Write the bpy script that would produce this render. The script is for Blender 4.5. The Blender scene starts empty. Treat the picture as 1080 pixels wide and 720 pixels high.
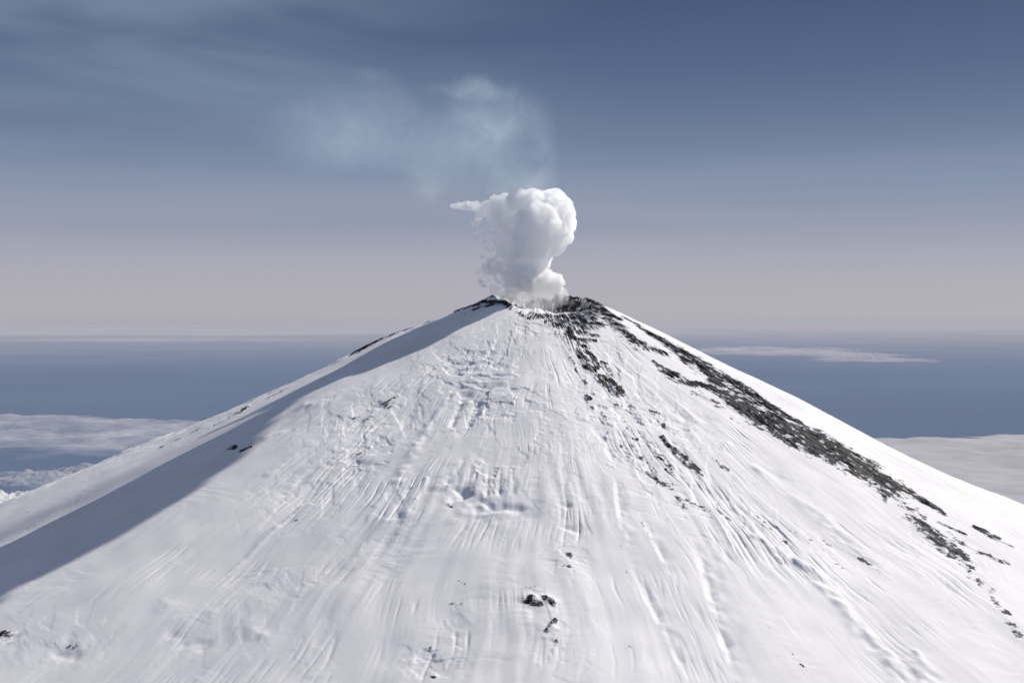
import bpy, bmesh, math, random
import numpy as np
from mathutils import Vector, noise as mnoise

# ---------------------------------------------------------------- scene units: 1 unit = 10 m, summit axis at x = y = 0
scene = bpy.context.scene
col = scene.collection
R = math.radians
EYE = Vector((-7.27, -385.0, -5.7))
SEA_Z = -270.0
SUN_ELEV, SUN_AZ = 41.0, 118.0        # azimuth of the sun, degrees from the viewer's side (-y) toward +x


def link(name, me, mats=(), **props):
    o = bpy.data.objects.new(name, me)
    col.objects.link(o)
    for m in mats:
        o.data.materials.append(m)
    for k, v in props.items():
        o[k] = v
    return o


class N:
    """tiny node-tree helper"""
    def __init__(self, tree):
        self.t = tree
        tree.nodes.clear()

    def __call__(self, typ, **kw):
        n = self.t.nodes.new(typ)
        ins = kw.pop('ins', {})
        for k, v in kw.items():
            setattr(n, k, v)
        for k, v in ins.items():
            s = n.inputs[k]
            if isinstance(v, bpy.types.NodeSocket):
                self.t.links.new(v, s)
            else:
                s.default_value = v
        return n

    def math(self, op, a, b=None, c=None, clamp=False):
        n = self.t.nodes.new('ShaderNodeMath')
        n.operation = op
        n.use_clamp = clamp
        for i, v in enumerate((a, b, c)):
            if v is None:
                continue
            if isinstance(v, bpy.types.NodeSocket):
                self.t.links.new(v, n.inputs[i])
            else:
                n.inputs[i].default_value = v
        return n.outputs[0]

    def smooth(self, v, a, b, lo=0.0, hi=1.0):
        n = self('ShaderNodeMapRange', interpolation_type='SMOOTHSTEP')
        self.t.links.new(v, n.inputs[0])
        for i, q in enumerate((a, b, lo, hi)):
            n.inputs[i + 1].default_value = q
        return n.outputs[0]

    def ramp(self, v, stops):
        n = self('ShaderNodeValToRGB')
        e = n.color_ramp.elements
        while len(e) > 1:
            e.remove(e[-1])
        e[0].position = stops[0][0]
        e[0].color = (*stops[0][1], 1)
        for p, c in stops[1:]:
            q = e.new(p)
            q.color = (*c, 1)
        self.t.links.new(v, n.inputs[0])
        return n.outputs[0]

    def mix(self, f, a, b, blend='MIX'):
        n = self('ShaderNodeMix', data_type='RGBA', blend_type=blend)
        for i, v in ((0, f), (6, a), (7, b)):
            if isinstance(v, bpy.types.NodeSocket):
                self.t.links.new(v, n.inputs[i])
            else:
                n.inputs[i].default_value = v if i == 0 else (*v, 1)
        return n.outputs[2]


def srgb(r, g, b):
    f = lambda c: c / 12.92 if c <= 0.04045 else ((c + 0.055) / 1.055) ** 2.4
    return tuple(f(v / 255) for v in (r, g, b))


def new_mat(name):
    m = bpy.data.materials.new(name)
    m.use_nodes = True
    return m, N(m.node_tree)


# ---------------------------------------------------------------- numpy noise
_rng = np.random.RandomState(11)
_PERM = _rng.permutation(4096).astype(np.int32)
_ANG = (_rng.rand(4096) * 2 * np.pi).astype(np.float32)
_GX, _GY = np.cos(_ANG), np.sin(_ANG)


def perlin(x, y, seed=0):
    xi = np.floor(x); yi = np.floor(y)
    xf = (x - xi).astype(np.float32); yf = (y - yi).astype(np.float32)
    xi = xi.astype(np.int32); yi = yi.astype(np.int32)
    u = xf * xf * xf * (xf * (xf * 6 - 15) + 10)
    v = yf * yf * yf * (yf * (yf * 6 - 15) + 10)

    def g(dx, dy):
        h = _PERM[(_PERM[(xi + dx + seed * 57) & 4095] + yi + dy) & 4095]
        return _GX[h] * (xf - dx) + _GY[h] * (yf - dy)
    a, b = g(0, 0), g(1, 0)
    p = a + u * (b - a)
    a, b = g(0, 1), g(1, 1)
    q = a + u * (b - a)
    return (p + v * (q - p)) * 1.5


def fbm(x, y, octv=4, seed=0, gain=0.5):
    s = 0; a = 1.0
    for k in range(octv):
        s = s + a * perlin(x * 2 ** k, y * 2 ** k, seed + k)
        a *= gain
    return s


def sm(a, b, x):
    t = np.clip((x - a) / (b - a), 0, 1)
    return t * t * (3 - 2 * t)


def spline(x, P, G):
    P = np.array(P, np.float32); G = np.array(G, np.float32)
    s = np.gradient(G, P)
    i = np.clip(np.searchsorted(P, x) - 1, 0, len(P) - 2)
    h = P[i + 1] - P[i]
    t = np.clip((x - P[i]) / h, 0, 1)
    return ((2*t**3 - 3*t**2 + 1) * G[i] + (t**3 - 2*t**2 + t) * h * s[i]
            + (-2*t**3 + 3*t**2) * G[i+1] + (t**3 - t**2) * h * s[i+1])
ROCK_STROKES = [  # strength, [(azimuth deg, radius, half width), ...]
 (0.62, [(67.18,24.24,0.86),(64.72,28.1,1.03),(61.22,31.78,1.36)]),
 (0.8, [(61.22,31.78,1.36),(58.81,37.84,2.51),(57.24,45.1,4.13),(55.57,51.65,6.06),(55.37,54.91,4.05)]),
 (0.8, [(54.98,52.98,4.06),(56.87,57.08,4.05),(55.0,64.16,3.19),(54.36,69.85,2.76),(53.52,75.35,2.49),(53.62,79.24,2.32)]),
 (0.62, [(49.78,57.14,4.19),(50.66,62.78,5.06),(50.12,69.71,5.6),(49.28,78.03,5.33)]),
 (0.86, [(40.9,55.3,1.17),(44.13,56.85,2.11),(45.83,59.85,2.79),(45.63,64.21,3.68),(45.84,70.34,5.55),(46.12,75.45,5.87),(47.07,80.6,6.94),(48.07,85.3,7.72),(49.63,89.4,7.48),(50.34,94.8,7.31),(50.14,99.86,6.89)]),
 (0.8, [(49.26,72.93,3.38),(50.54,78.35,4.92),(52.13,83.4,5.96),(52.43,88.73,5.98),(51.96,93.79,6.63)]),
 (0.88, [(51.34,92.37,5.7),(50.88,98.58,5.61),(51.08,101.87,3.58),(51.37,105.72,2.51),(51.05,109.76,2.1),(50.74,113.31,1.38),(50.63,114.92,0.83)]),
 (0.66, [(50.2,97.49,4.4),(48.04,102.15,3.25),(45.4,105.68,1.23),(44.56,106.81,0.57)]),
 (0.47, [(47.34,104.19,2.44),(47.09,107.66,2.4),(46.54,110.92,2.91),(45.49,114.26,2.74)]),
 (0.76, [(44.47,114.49,2.74),(44.03,117.24,3.17),(43.59,119.98,3.4),(43.21,123.07,3.08),(42.61,126.64,3.0)]),
 (0.62, [(42.61,125.55,2.96),(42.08,128.4,2.39),(41.55,130.81,1.28),(40.36,132.02,0.44)]),
 (0.42, [(40.0,133.8,2.27),(39.68,136.81,2.16),(38.9,140.06,2.36),(37.65,144.11,1.8),(36.1,149.38,1.35)]),
 (0.66, [(47.5,116.64,0.77),(47.94,119.26,0.77),(48.08,121.69,0.72)]),
 (0.8, [(51.27,121.47,0.89),(51.32,123.53,1.34),(51.1,125.79,1.7),(50.96,126.53,1.08)]),
 (0.66, [(50.96,126.53,0.83),(51.15,128.64,0.62),(51.22,129.81,0.67)]),
 (0.42, [(46.4,119.49,1.75),(45.77,126.58,1.69),(46.79,131.75,1.68)]),
 (0.72, [(39.55,44.61,0.86),(38.9,49.08,2.19),(39.51,52.75,2.85),(40.39,56.06,2.26)]),  # shadowed cliff: rock and its shade both laid in dark
 (0.5, [(38.53,59.69,2.2),(39.78,62.46,2.21),(40.18,63.87,1.69)]),
 (0.378, [(39.57,66.29,2.13),(39.11,70.36,2.13),(38.86,73.59,1.61),(41.69,73.38,1.45)]),
 (0.6, [(49.09,24.28,2.82),(47.13,27.78,3.23),(44.05,32.0,2.98),(43.61,35.77,2.68),(44.27,38.26,2.14)]),
 (0.72, [(44.65,31.06,1.53),(43.82,34.37,1.48),(43.97,37.8,1.52)]),
 (0.66, [(46.98,40.16,2.27),(47.89,41.76,1.96)]),
 (0.45, [(45.09,28.61,1.74),(40.91,34.01,1.33),(38.0,39.34,0.96)]),
 (0.88, [(-82.39,22.66,0.79),(-78.3,19.23,1.14),(-71.75,16.28,1.74),(-57.07,14.72,1.9),(-38.1,14.23,1.45)]),
 (0.66, [(-62.02,21.96,0.86),(-60.85,18.48,1.29),(-52.92,16.09,1.41)]),
 (0.58, [(-36.88,14.63,1.32),(-19.14,16.09,1.53),(-7.28,18.35,1.81),(1.99,18.31,1.65)]),
 (0.72, [(-12.7,18.45,1.27),(-5.33,19.99,1.55),(0.36,19.4,1.35)]),
 (0.5, [(-34.7,12.77,1.56),(-18.67,13.3,1.56)]),
 (0.62, [(6.0,19.91,1.61),(15.02,21.23,2.15),(25.24,21.12,2.65),(37.9,20.53,2.71),(48.45,19.75,2.41)]),
 (0.8, [(60.7,18.39,3.45),(57.99,21.13,2.57),(58.0,24.53,1.7)]),
 (0.66, [(9.85,23.14,2.65),(17.21,23.34,3.7),(27.18,22.82,3.06),(38.75,21.67,2.16)]),
 (0.8, [(15.46,26.35,1.21),(14.75,29.88,1.38),(15.51,31.76,1.15)]),
 (0.66, [(20.83,28.46,1.57),(24.01,29.56,1.57),(26.96,30.74,1.32)]),
 (0.62, [(16.98,32.31,1.05),(21.14,32.81,1.1),(24.75,32.93,0.75)]),
 (0.74, [(15.75,35.12,1.31),(17.9,35.62,1.26)]),
 (0.7, [(13.71,38.5,0.99),(14.24,42.09,1.62),(14.53,45.25,1.51),(15.29,47.07,1.83)]),
 (0.74, [(17.58,38.81,1.34),(18.05,42.49,1.38),(17.13,45.62,1.15)]),
 (0.62, [(20.29,43.29,1.34),(20.43,46.42,1.42),(19.69,49.49,1.09)]),
 (0.74, [(15.63,49.74,1.21),(15.9,53.13,1.44),(16.06,55.36,0.98)]),
 (0.76, [(17.71,50.07,1.79),(18.4,52.17,1.77),(18.55,54.75,1.7),(18.68,57.32,1.48)]),
 (0.62, [(16.58,56.55,1.43),(17.93,57.39,1.48)]),
 (0.78, [(10.08,59.11,0.72),(10.23,60.36,0.72)]),
 (0.64, [(9.83,64.14,0.57),(10.04,65.0,0.62)]),
 (0.47, [(11.56,66.86,0.61),(11.56,69.3,0.65)]),
 (0.42, [(9.93,39.09,0.7),(10.52,49.53,0.69),(11.42,58.15,0.72)]),
 (0.37, [(17.98,51.31,2.78),(16.18,62.06,2.9),(16.79,68.1,2.76),(22.55,66.37,2.6)]),
 (0.37, [(21.54,63.86,2.71),(22.81,70.3,2.62),(23.55,73.85,2.18)]),
 (0.7, [(3.54,18.33,2.15),(13.92,19.06,2.7),(26.69,19.14,2.75),(42.93,18.71,3.1),(55.86,19.24,3.25)]),
 (0.64, [(6.56,22.04,2.63),(15.17,24.35,3.77),(24.11,25.2,3.7),(34.98,25.02,3.3)]),
 (0.54, [(10.22,29.37,2.81),(14.16,34.24,3.19),(16.01,39.74,3.09)]),
 (0.437, [(15.05,76.84,0.89),(14.55,80.58,1.14),(14.06,85.05,1.09)]),
 (0.6, [(16.97,78.21,0.94),(17.08,82.65,1.14),(17.76,85.47,1.14),(17.65,88.36,0.68)]),
 (0.76, [(20.08,76.55,0.84),(20.47,80.59,1.19),(20.96,84.6,1.4),(21.37,88.16,1.23),(21.68,90.61,0.57)]),
 (0.62, [(16.89,89.04,0.8),(17.61,90.44,1.01)]),
 (0.42, [(12.29,78.19,1.23),(13.49,79.18,1.24)]),
 (0.353, [(12.66,80.05,3.33),(13.98,87.18,3.32),(15.56,94.67,2.93),(16.76,102.24,2.51)]),
 (0.6, [(20.76,84.27,0.83),(21.28,87.14,1.01),(21.68,90.61,0.79)]),
 (0.323, [(17.55,100.58,1.12),(18.48,102.49,1.17),(19.47,104.05,1.17),(20.46,106.3,0.75)]),
 (0.41, [(28.53,94.01,0.64),(28.51,94.68,0.64)]),
 (0.437, [(26.04,84.14,0.8),(26.06,87.72,0.84),(26.69,89.87,0.87)]),
 (0.348, [(24.3,102.26,0.63),(24.6,106.58,0.59),(24.54,111.36,0.76),(24.77,115.53,0.75),(24.98,118.37,0.63),(25.17,120.88,0.63)]),
 (0.361, [(25.2,107.97,0.8),(26.57,110.8,0.87),(27.3,113.55,0.87),(28.22,115.42,0.8)]),
 (0.435, [(29.3,114.09,0.73),(29.52,115.84,0.96),(29.63,117.8,0.63)]),
 (0.47, [(30.74,119.14,0.74),(30.95,121.85,0.8),(31.17,124.47,0.8),(31.36,128.58,0.58)]),
 (0.348, [(27.27,121.17,0.55),(27.9,123.22,0.79),(27.93,125.07,0.36)]),
 (0.41, [(27.7,122.89,0.42),(27.68,123.77,0.47)]),
 (0.311, [(21.88,121.34,0.94),(22.44,123.45,0.89)]),
 (0.448, [(16.51,149.67,0.37),(16.53,150.21,0.37)]),
 (0.448, [(16.26,151.88,0.38),(16.31,152.33,0.38)]),
 (0.298, [(16.43,146.27,0.26),(16.47,148.49,0.26)]),
 (0.348, [(15.52,136.37,0.28),(15.94,138.52,0.25),(15.95,142.18,0.26)]),
 (0.707, [(-2.18,133.2,0.85),(-1.67,133.16,1.62),(-1.23,134.03,1.26)]),
 (0.583, [(-0.72,132.91,1.06),(-0.13,133.2,1.01),(0.14,134.6,0.45)]),
 (0.671, [(-0.42,141.4,0.67),(-0.07,140.4,0.79),(0.15,138.6,0.45)]),
 (0.406, [(-2.61,129.53,0.6),(-1.69,129.36,1.11),(-0.93,130.72,0.79)]),
 (0.311, [(0.04,142.2,0.42),(0.17,146.5,0.43),(0.35,151.3,0.4),(0.52,154.81,0.32)]),
 (0.41, [(-11.67,101.6,0.36),(-10.86,102.64,0.47)]),
 (0.385, [(-8.01,133.0,0.45),(-7.33,133.09,0.6),(-6.85,133.65,0.41)]),
 (0.311, [(-8.28,126.01,0.4),(-7.4,126.96,0.42),(-7.0,128.15,0.23)]),
 (0.375, [(-8.72,139.21,0.67),(-8.39,142.32,0.66)]),
 (0.311, [(-8.58,144.82,0.49),(-8.15,146.88,0.49)]),
 (0.348, [(-8.15,149.31,0.31),(-7.54,150.1,0.35),(-6.9,150.39,0.25)]),
 (0.448, [(-7.85,152.43,0.31),(-7.52,152.91,0.41)]),
 (0.386, [(1.62,115.35,0.77),(1.71,120.65,0.73),(1.5,124.44,0.7)]),
 (0.373, [(1.14,122.82,0.55),(1.64,122.75,0.6)]),
 (0.361, [(0.35,125.7,0.43),(0.58,126.31,0.39)]),
 (0.311, [(0.55,110.51,0.3),(1.4,110.73,0.36),(2.09,112.58,0.28)]),
 (0.46, [(9.91,108.21,0.41),(9.95,110.76,0.51),(9.99,113.22,0.37)]),
 (0.336, [(10.08,115.28,0.34),(10.21,118.88,0.3),(10.32,123.8,0.34)]),
 (0.373, [(11.16,113.14,0.45),(11.27,114.92,0.41)]),
 (0.298, [(6.65,114.17,0.55),(7.1,117.1,0.51)]),
 (0.373, [(6.66,123.33,0.36),(6.89,123.59,0.36)]),
 (0.342, [(6.9,128.63,0.39),(7.08,129.18,0.44)]),
 (0.311, [(5.08,144.97,0.33),(5.25,146.21,0.37)]),
 (0.636, [(-40.77,158.31,1.1),(-40.01,158.36,1.33),(-39.91,157.35,0.76)]),
 (0.348, [(-34.42,156.74,0.59),(-33.97,156.03,0.87),(-34.02,154.67,0.63)]),
 (0.352, [(-35.76,155.64,1.13),(-34.55,154.8,1.39)]),
 (0.311, [(-40.07,153.54,0.37),(-39.0,152.1,0.59),(-38.36,150.35,0.33)]),
 (0.78, [(-52.04,92.5,0.75),(-50.94,92.2,0.76)]),
 (0.66, [(-48.31,92.62,1.04),(-47.82,91.59,0.99)]),
 (0.42, [(-49.33,95.59,1.04),(-48.67,94.5,0.99)]),
 (0.323, [(-28.34,109.53,0.59),(-27.94,107.99,0.75)]),
 (0.78, [(-86.8,50.1,1.23),(-86.73,47.28,1.75),(-86.76,44.2,0.21),(-86.76,42.4,0.13)]),
 (0.6, [(-86.79,41.12,1.23),(-86.86,38.29,1.75),(-86.95,35.72,1.4),(-87.06,33.14,0.13)]),
 (0.76, [(-86.92,31.59,0.06),(-87.09,29.53,0.08)]),
 (0.6, [(-73.84,86.57,1.07),(-74.05,83.67,1.66),(-75.13,80.67,1.84),(-77.28,78.58,1.26)]),
 (0.55, [(-76.17,72.79,1.09),(-76.68,70.3,1.69),(-78.41,67.71,1.28)]),
 (0.47, [(-75.91,94.04,1.24),(-77.14,91.63,1.67),(-80.03,89.54,1.1)]),
 (0.462, [(-76.38,100.2,1.08),(-76.94,97.36,1.66),(-76.54,94.98,1.25)]),
 (0.373, [(-80.37,140.55,1.24),(-82.47,138.97,1.68)]),
 (0.342, [(-71.38,135.27,0.78),(-70.84,131.35,1.25),(-70.95,128.07,0.79)]),
 (0.311, [(-65.55,135.77,0.75),(-63.1,132.86,0.97)]),
 (0.37, [(-37.31,73.05,1.25),(-37.11,69.47,1.28),(-35.97,66.35,1.1)]),
 (0.353, [(-35.0,74.35,1.02),(-33.79,68.7,1.02),(-33.01,64.51,0.81)]),
 (0.42, [(-35.58,67.87,1.27),(-34.18,62.86,1.27)]),
 (0.336, [(-28.19,84.86,1.18),(-30.84,82.0,1.18)]),
 (0.353, [(-34.38,99.6,1.14),(-33.84,97.04,1.14),(-33.51,94.62,0.94)]),
]
RELIEF_STROKES = [  # height, kind (c crest or gully, s step), points
 (0.9, 'c', [(-22.24,58.12,0.73),(-21.43,66.39,1.08),(-21.14,74.41,1.4),(-20.22,83.76,1.56),(-19.5,93.67,1.82)]),
 (0.7, 'c', [(-15.8,93.22,0.61),(-15.98,97.67,1.13),(-15.7,105.85,1.33)]),
 (-0.7, 'c', [(-17.2,96.62,0.94),(-17.17,101.0,1.17),(-17.02,105.84,1.13)]),
 (1.6, 's', [(-12.75,90.84,0.99),(-11.82,95.02,1.29),(-10.35,95.15,1.58),(-9.18,97.95,1.36),(-7.46,100.45,1.57),(-5.16,102.11,1.6),(-2.79,102.42,1.3),(-1.73,101.45,0.96)]),
 (0.8, 's', [(1.31,100.83,0.95),(2.02,102.06,1.04),(2.67,104.01,0.9)]),
 (-0.5, 'c', [(-12.09,85.19,0.81),(-11.95,90.15,0.94),(-11.43,94.37,1.07)]),
 (-0.7, 'c', [(-9.37,91.11,0.44),(-9.13,96.32,0.68)]),
 (-0.5, 'c', [(-7.64,90.6,0.43),(-7.26,98.89,0.63)]),
 (-0.45, 'c', [(-6.17,89.82,0.43),(-5.82,98.41,0.61)]),
 (-0.45, 'c', [(-4.63,89.99,0.4),(-4.11,98.65,0.58)]),
 (1.1, 's', [(-22.64,55.15,1.8),(-19.46,55.47,1.8),(-16.72,56.28,1.81),(-15.13,53.66,1.82),(-11.4,53.76,1.35),(-8.71,55.34,1.21)]),
 (0.8, 's', [(-29.88,47.17,1.42),(-26.57,44.83,1.51),(-21.82,44.49,1.5),(-15.41,43.05,1.4)]),
 (-0.8, 'c', [(-18.39,60.17,0.77),(-17.41,66.34,0.91),(-17.01,71.53,0.65)]),
 (-0.9, 'c', [(-14.63,60.15,0.85),(-13.88,66.34,1.12),(-13.79,70.74,0.89)]),
 (-0.6, 'c', [(-11.85,61.0,0.53),(-11.17,68.5,0.64)]),
 (0.8, 's', [(25.11,76.2,1.21),(25.24,72.74,1.66),(25.34,68.49,1.68),(25.97,64.85,1.2)]),
 (0.5, 's', [(31.59,73.61,1.15),(31.19,68.73,1.16),(31.34,63.93,1.16),(31.23,60.11,0.98)]),
 (0.9, 's', [(9.12,88.32,0.73),(9.36,83.31,0.82),(9.15,77.28,0.94),(8.1,71.61,1.01)]),
 (0.7, 's', [(7.56,117.02,0.71),(7.43,109.42,0.69),(7.84,101.35,0.64),(8.71,92.87,0.53)]),
 (0.6, 's', [(8.21,153.57,0.62),(8.02,146.94,0.66),(7.86,140.62,0.67),(7.52,134.05,0.67),(7.27,126.42,0.69),(7.07,120.01,0.69)]),
 (0.9, 's', [(11.28,153.47,0.7),(11.52,146.75,0.72),(12.15,137.78,0.84),(12.91,128.24,0.9),(13.74,120.14,0.97),(14.13,111.06,0.94)]),
 (0.5, 's', [(10.24,124.38,0.6),(10.22,115.63,0.64),(10.12,108.18,0.74),(9.17,106.06,0.65)]),
 (1.6, 'c', [(21.81,112.66,1.86),(22.85,119.58,2.2),(23.91,126.34,2.48),(24.36,133.16,2.99),(23.97,141.28,3.45),(23.99,150.39,4.28),(24.02,158.86,4.68)]),
 (0.9, 's', [(24.35,150.49,1.27),(23.98,145.24,1.23),(23.97,138.55,1.3),(24.2,132.22,1.33),(23.74,129.24,1.2),(23.13,125.06,1.03)]),
 (0.8, 'c', [(31.45,89.67,1.76),(32.39,96.99,2.18),(32.58,105.74,2.54),(31.74,116.29,2.4),(31.72,125.32,2.35)]),
 (0.6, 's', [(32.33,102.84,1.29),(31.86,98.55,1.3),(31.95,93.34,1.26),(31.92,87.3,1.3)]),
 (0.7, 'c', [(25.78,153.47,1.5),(25.87,151.04,1.19),(26.08,148.52,0.92)]),
 (0.7, 'c', [(28.99,70.43,1.32),(25.98,75.2,1.09)]),
 (0.8, 'c', [(30.89,80.41,1.01),(29.78,81.0,1.06)]),
 (1, 'c', [(-1.97,132.08,1.55),(-1.38,132.94,1.55)]),
 (0.8, 'c', [(-0.49,132.4,1.35),(0.01,133.2,1.04)]),
 (0.7, 'c', [(-0.06,139.4,0.73),(0.05,140.9,0.7)]),
 (-0.9, 'c', [(-1.8,135.07,1.48),(-1.22,136.13,1.48)]),
 (0.7, 's', [(2.66,112.52,0.72),(1.98,110.67,0.78),(0.84,110.21,0.66)]),
 (-0.6, 'c', [(-39.69,159.45,2.15),(-39.51,158.0,1.4)]),
 (-0.7, 'c', [(-34.74,157.72,1.35),(-33.54,156.57,1.35)]),
 (0.5, 'c', [(-35.91,155.33,2.02),(-34.16,153.72,1.65)]),
 (-0.5, 'c', [(-28.35,146.24,2.16),(-25.23,146.69,1.6)]),
 (0.5, 'c', [(-31.76,139.84,2.01),(-29.4,140.84,2.01)]),
 (0.6, 'c', [(-23.63,140.8,1.84),(-21.35,143.34,1.79)]),
 (0.5, 'c', [(-29.3,127.85,0.78),(-29.26,122.3,0.97),(-29.61,114.1,1.01),(-29.48,108.32,0.69)]),
 (0.9, 'c', [(-50.66,73.66,3.03),(-48.34,70.71,3.4),(-47.51,68.1,2.59)]),
 (0.7, 'c', [(-48.47,90.96,1.32),(-48.03,87.33,1.94),(-46.86,83.8,1.57)]),
 (0.6, 'c', [(-48.85,112.6,1.29),(-47.94,106.57,1.88),(-47.46,98.65,1.23)]),
 (0.5, 'c', [(-38.44,97.92,1.22),(-38.25,93.2,1.67),(-38.28,85.99,1.66)]),
 (-0.6, 'c', [(-33.24,101.75,1.09),(-33.11,96.58,1.47),(-32.74,92.02,1.16)]),
 (-0.6, 'c', [(-29.82,86.1,1.86),(-26.75,88.14,1.5)]),
 (-0.6, 'c', [(-37.46,69.67,1.32),(-36.49,65.68,1.32)]),
 (-0.6, 'c', [(-35.33,74.53,0.98),(-34.19,66.37,1.24)]),
]
ROUGH_ZONES = [  # azimuth deg, radius, half azimuth, half radius, crags, streaks
 (-20.0, 44.9, 17.7, 17.4, 0.9, 0.2),
 (-11.2, 60.2, 10.3, 14.9, 1, 0.4),
 (-6.9, 93.2, 5.5, 9.8, 0.8, 0.6),
 (-32.5, 70.7, 13.6, 15.2, 0.6, 0.9),
 (-29.8, 98.0, 6.9, 13.2, 0.4, 1),
 (-28.7, 83.1, 4.9, 9.8, 1, 0.5),
 (16.8, 68.1, 11.0, 18.2, 1.3, 0.5),
 (16.9, 87.0, 7.0, 16.3, 1.2, 0.8),
 (19.9, 103.7, 6.7, 11.4, 0.8, 1),
 (25.4, 118.5, 6.6, 10.1, 0.4, 1),
 (22.2, 42.4, 13.6, 17.4, 0.9, 0.4),
 (5.3, 45.4, 9.6, 18.7, 0.5, 0.4),
 (1.6, 120.7, 1.5, 10.3, 0.6, 0.2),
 (-8.1, 145.7, 1.2, 10.0, 0.7, 0.1),
 (-1.6, 69.4, 5.7, 24.4, 0.5, 0.5),
 (-22.0, 129.2, 4.8, 6.8, 0.25, 0),
 (-17.0, 144.6, 2.8, 9.9, 0.15, 0),
 (-24.1, 143.6, 5.3, 9.6, 0.2, 0),
 (-36.6, 153.9, 4.3, 7.1, 0.25, 0),
 (0.4, 142.7, 1.3, 12.7, 0.6, 0.3),
 (40.5, 126.7, 5.3, 9.5, 0.5, 0.6),
 (-5.0, 28.4, 23.8, 7.7, 0.7, 0.2),
 (2.9, 91.9, 4.0, 21.3, 0.3, 0.6),
 (-18.0, 104.3, 4.5, 19.2, 0.3, 0.7),
]
SHADOW_CASTER_PLAN = [(79.7,45.2),(77.4,43.9),(71.2,39.1),(65.7,30.0),(60.7,28.4),(57.6,23.4),(54.0,22.2),(31.5,32.3),(16.2,25.2),(59.7,-41.7),(67.6,-27.1),(70.6,-9.4),(75.5,-4.7),(80.8,0.2),(83.5,10.3),(84.2,18.3)]  # plan outline shaped to throw the wanted shadow on the slope


# ---------------------------------------------------------------- the volcano: one polar height field
PROFILE_R = ([0, 14, 23.9, 44.1, 75.8, 99.4, 132.9, 170, 260, 420, 700], [6.5, 0.5, -3.8, -13.7, -29.6, -41.8, -56, -73, -112, -172, -275])
PROFILE_L = ([0, 12.5, 22.6, 40.7, 69, 102.5, 126, 147.4, 180, 260, 420, 700], [7, 1.6, -2.8, -10.2, -22.6, -37.4, -46.7, -55.8, -70, -104, -165, -275])
PROFILE_F = ([0, 13, 24, 45, 80, 120, 170, 260, 420, 700], [5.0, -1.0, -6.2, -16.5, -33.2, -52.0, -74.0, -113, -172, -275])
RIBS = ([-180, -130, -108, -92, -84, -76, -70, -65, -60, -54, -49, -45, -40, -30, -15, 0, 10, 25, 40, 52, 60, 66, 72, 80, 92, 110, 180],
        [0, -.02, -.02, .0, .002, -.006, -.014, -.016, -.006, .006, .010, .010, .006, -.008, .002, .018, .010, -.004, .0, .008, .012, .020, .012, .004, .0, -.01, 0])
RIM_PHI = [-180, -150, -120, -90, -60, -40, -20, 0, 15, 30, 50, 70, 90, 120, 150, 180]
RIM_Z = [2.2, 1.6, 1.4, 1.6, 0.4, -0.6, -1.6, -2.3, -3.2, -3.1, -2.4, -1.4, -0.8, 0.9, 2.2, 2.5]
RIM_R = [14, 13, 12.5, 12.5, 12.5, 13, 13, 13, 13.5, 14, 15, 16, 17, 16.5, 15, 14]


def stroke_field(out, rr, pp, X, Y, pts, mode, strength):
    """lay one stroke (polyline on the ground) into the grid `out`"""
    P = np.array(pts, np.float64)
    px = P[:, 1] * np.sin(np.radians(P[:, 0])); py = -P[:, 1] * np.cos(np.radians(P[:, 0]))
    w = P[:, 2]
    reach = {'rock': 2.4, 'c': 2.6, 's': 9.0}[mode] * w.max()
    r0, r1 = P[:, 1].min() - reach, P[:, 1].max() + reach
    da = np.degrees(reach / max(P[:, 1].min(), 4.0))
    i0, i1 = np.searchsorted(rr, [r0, r1]); j0, j1 = np.searchsorted(pp, [P[:, 0].min() - da, P[:, 0].max() + da])
    if i1 <= i0 or j1 <= j0:
        return
    x = X[i0:i1, j0:j1]; y = Y[i0:i1, j0:j1]
    best = np.full(x.shape, 1e9); sd = np.zeros(x.shape); bw = np.ones(x.shape); along = np.zeros(x.shape)
    L = np.hypot(np.diff(px), np.diff(py)); tot = L.sum() + 1e-6; acc = 0
    for k in range(len(px) - 1):
        dx, dy = px[k+1] - px[k], py[k+1] - py[k]
        l2 = dx*dx + dy*dy + 1e-9
        t = np.clip(((x - px[k]) * dx + (y - py[k]) * dy) / l2, 0, 1)
        qx, qy = x - (px[k] + t*dx), y - (py[k] + t*dy)
        d = np.hypot(qx, qy)
        side = np.sign(dy * qx - dx * qy)          # + on the right of the travel direction
        ww = w[k] + t * (w[k+1] - w[k])
        m = d < best
        best = np.where(m, d, best); sd = np.where(m, side, sd); bw = np.where(m, ww, bw)
        along = np.where(m, (acc + t * L[k]) / tot, along)
        acc += L[k]
    q = best / bw
    if mode == 'rock':
        f = strength * (1 - sm(0.15, 1.9, q))
        out[i0:i1, j0:j1] = np.maximum(out[i0:i1, j0:j1], f)
    elif mode == 'c':
        out[i0:i1, j0:j1] += strength * np.exp(-(q * 1.1) ** 2) * sm(2.6, 1.8, q)
    else:
        s = q * sd
        prof = sm(-1.0, 1.0, s) * np.exp(-np.clip(s - 1, 0, None) / 2.4)
        taper = np.sin(np.clip(along, 0, 1) * np.pi) ** 0.5
        cap = sm(9.0, 6.0, q)
        out[i0:i1, j0:j1] -= strength * prof * taper * cap


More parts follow.
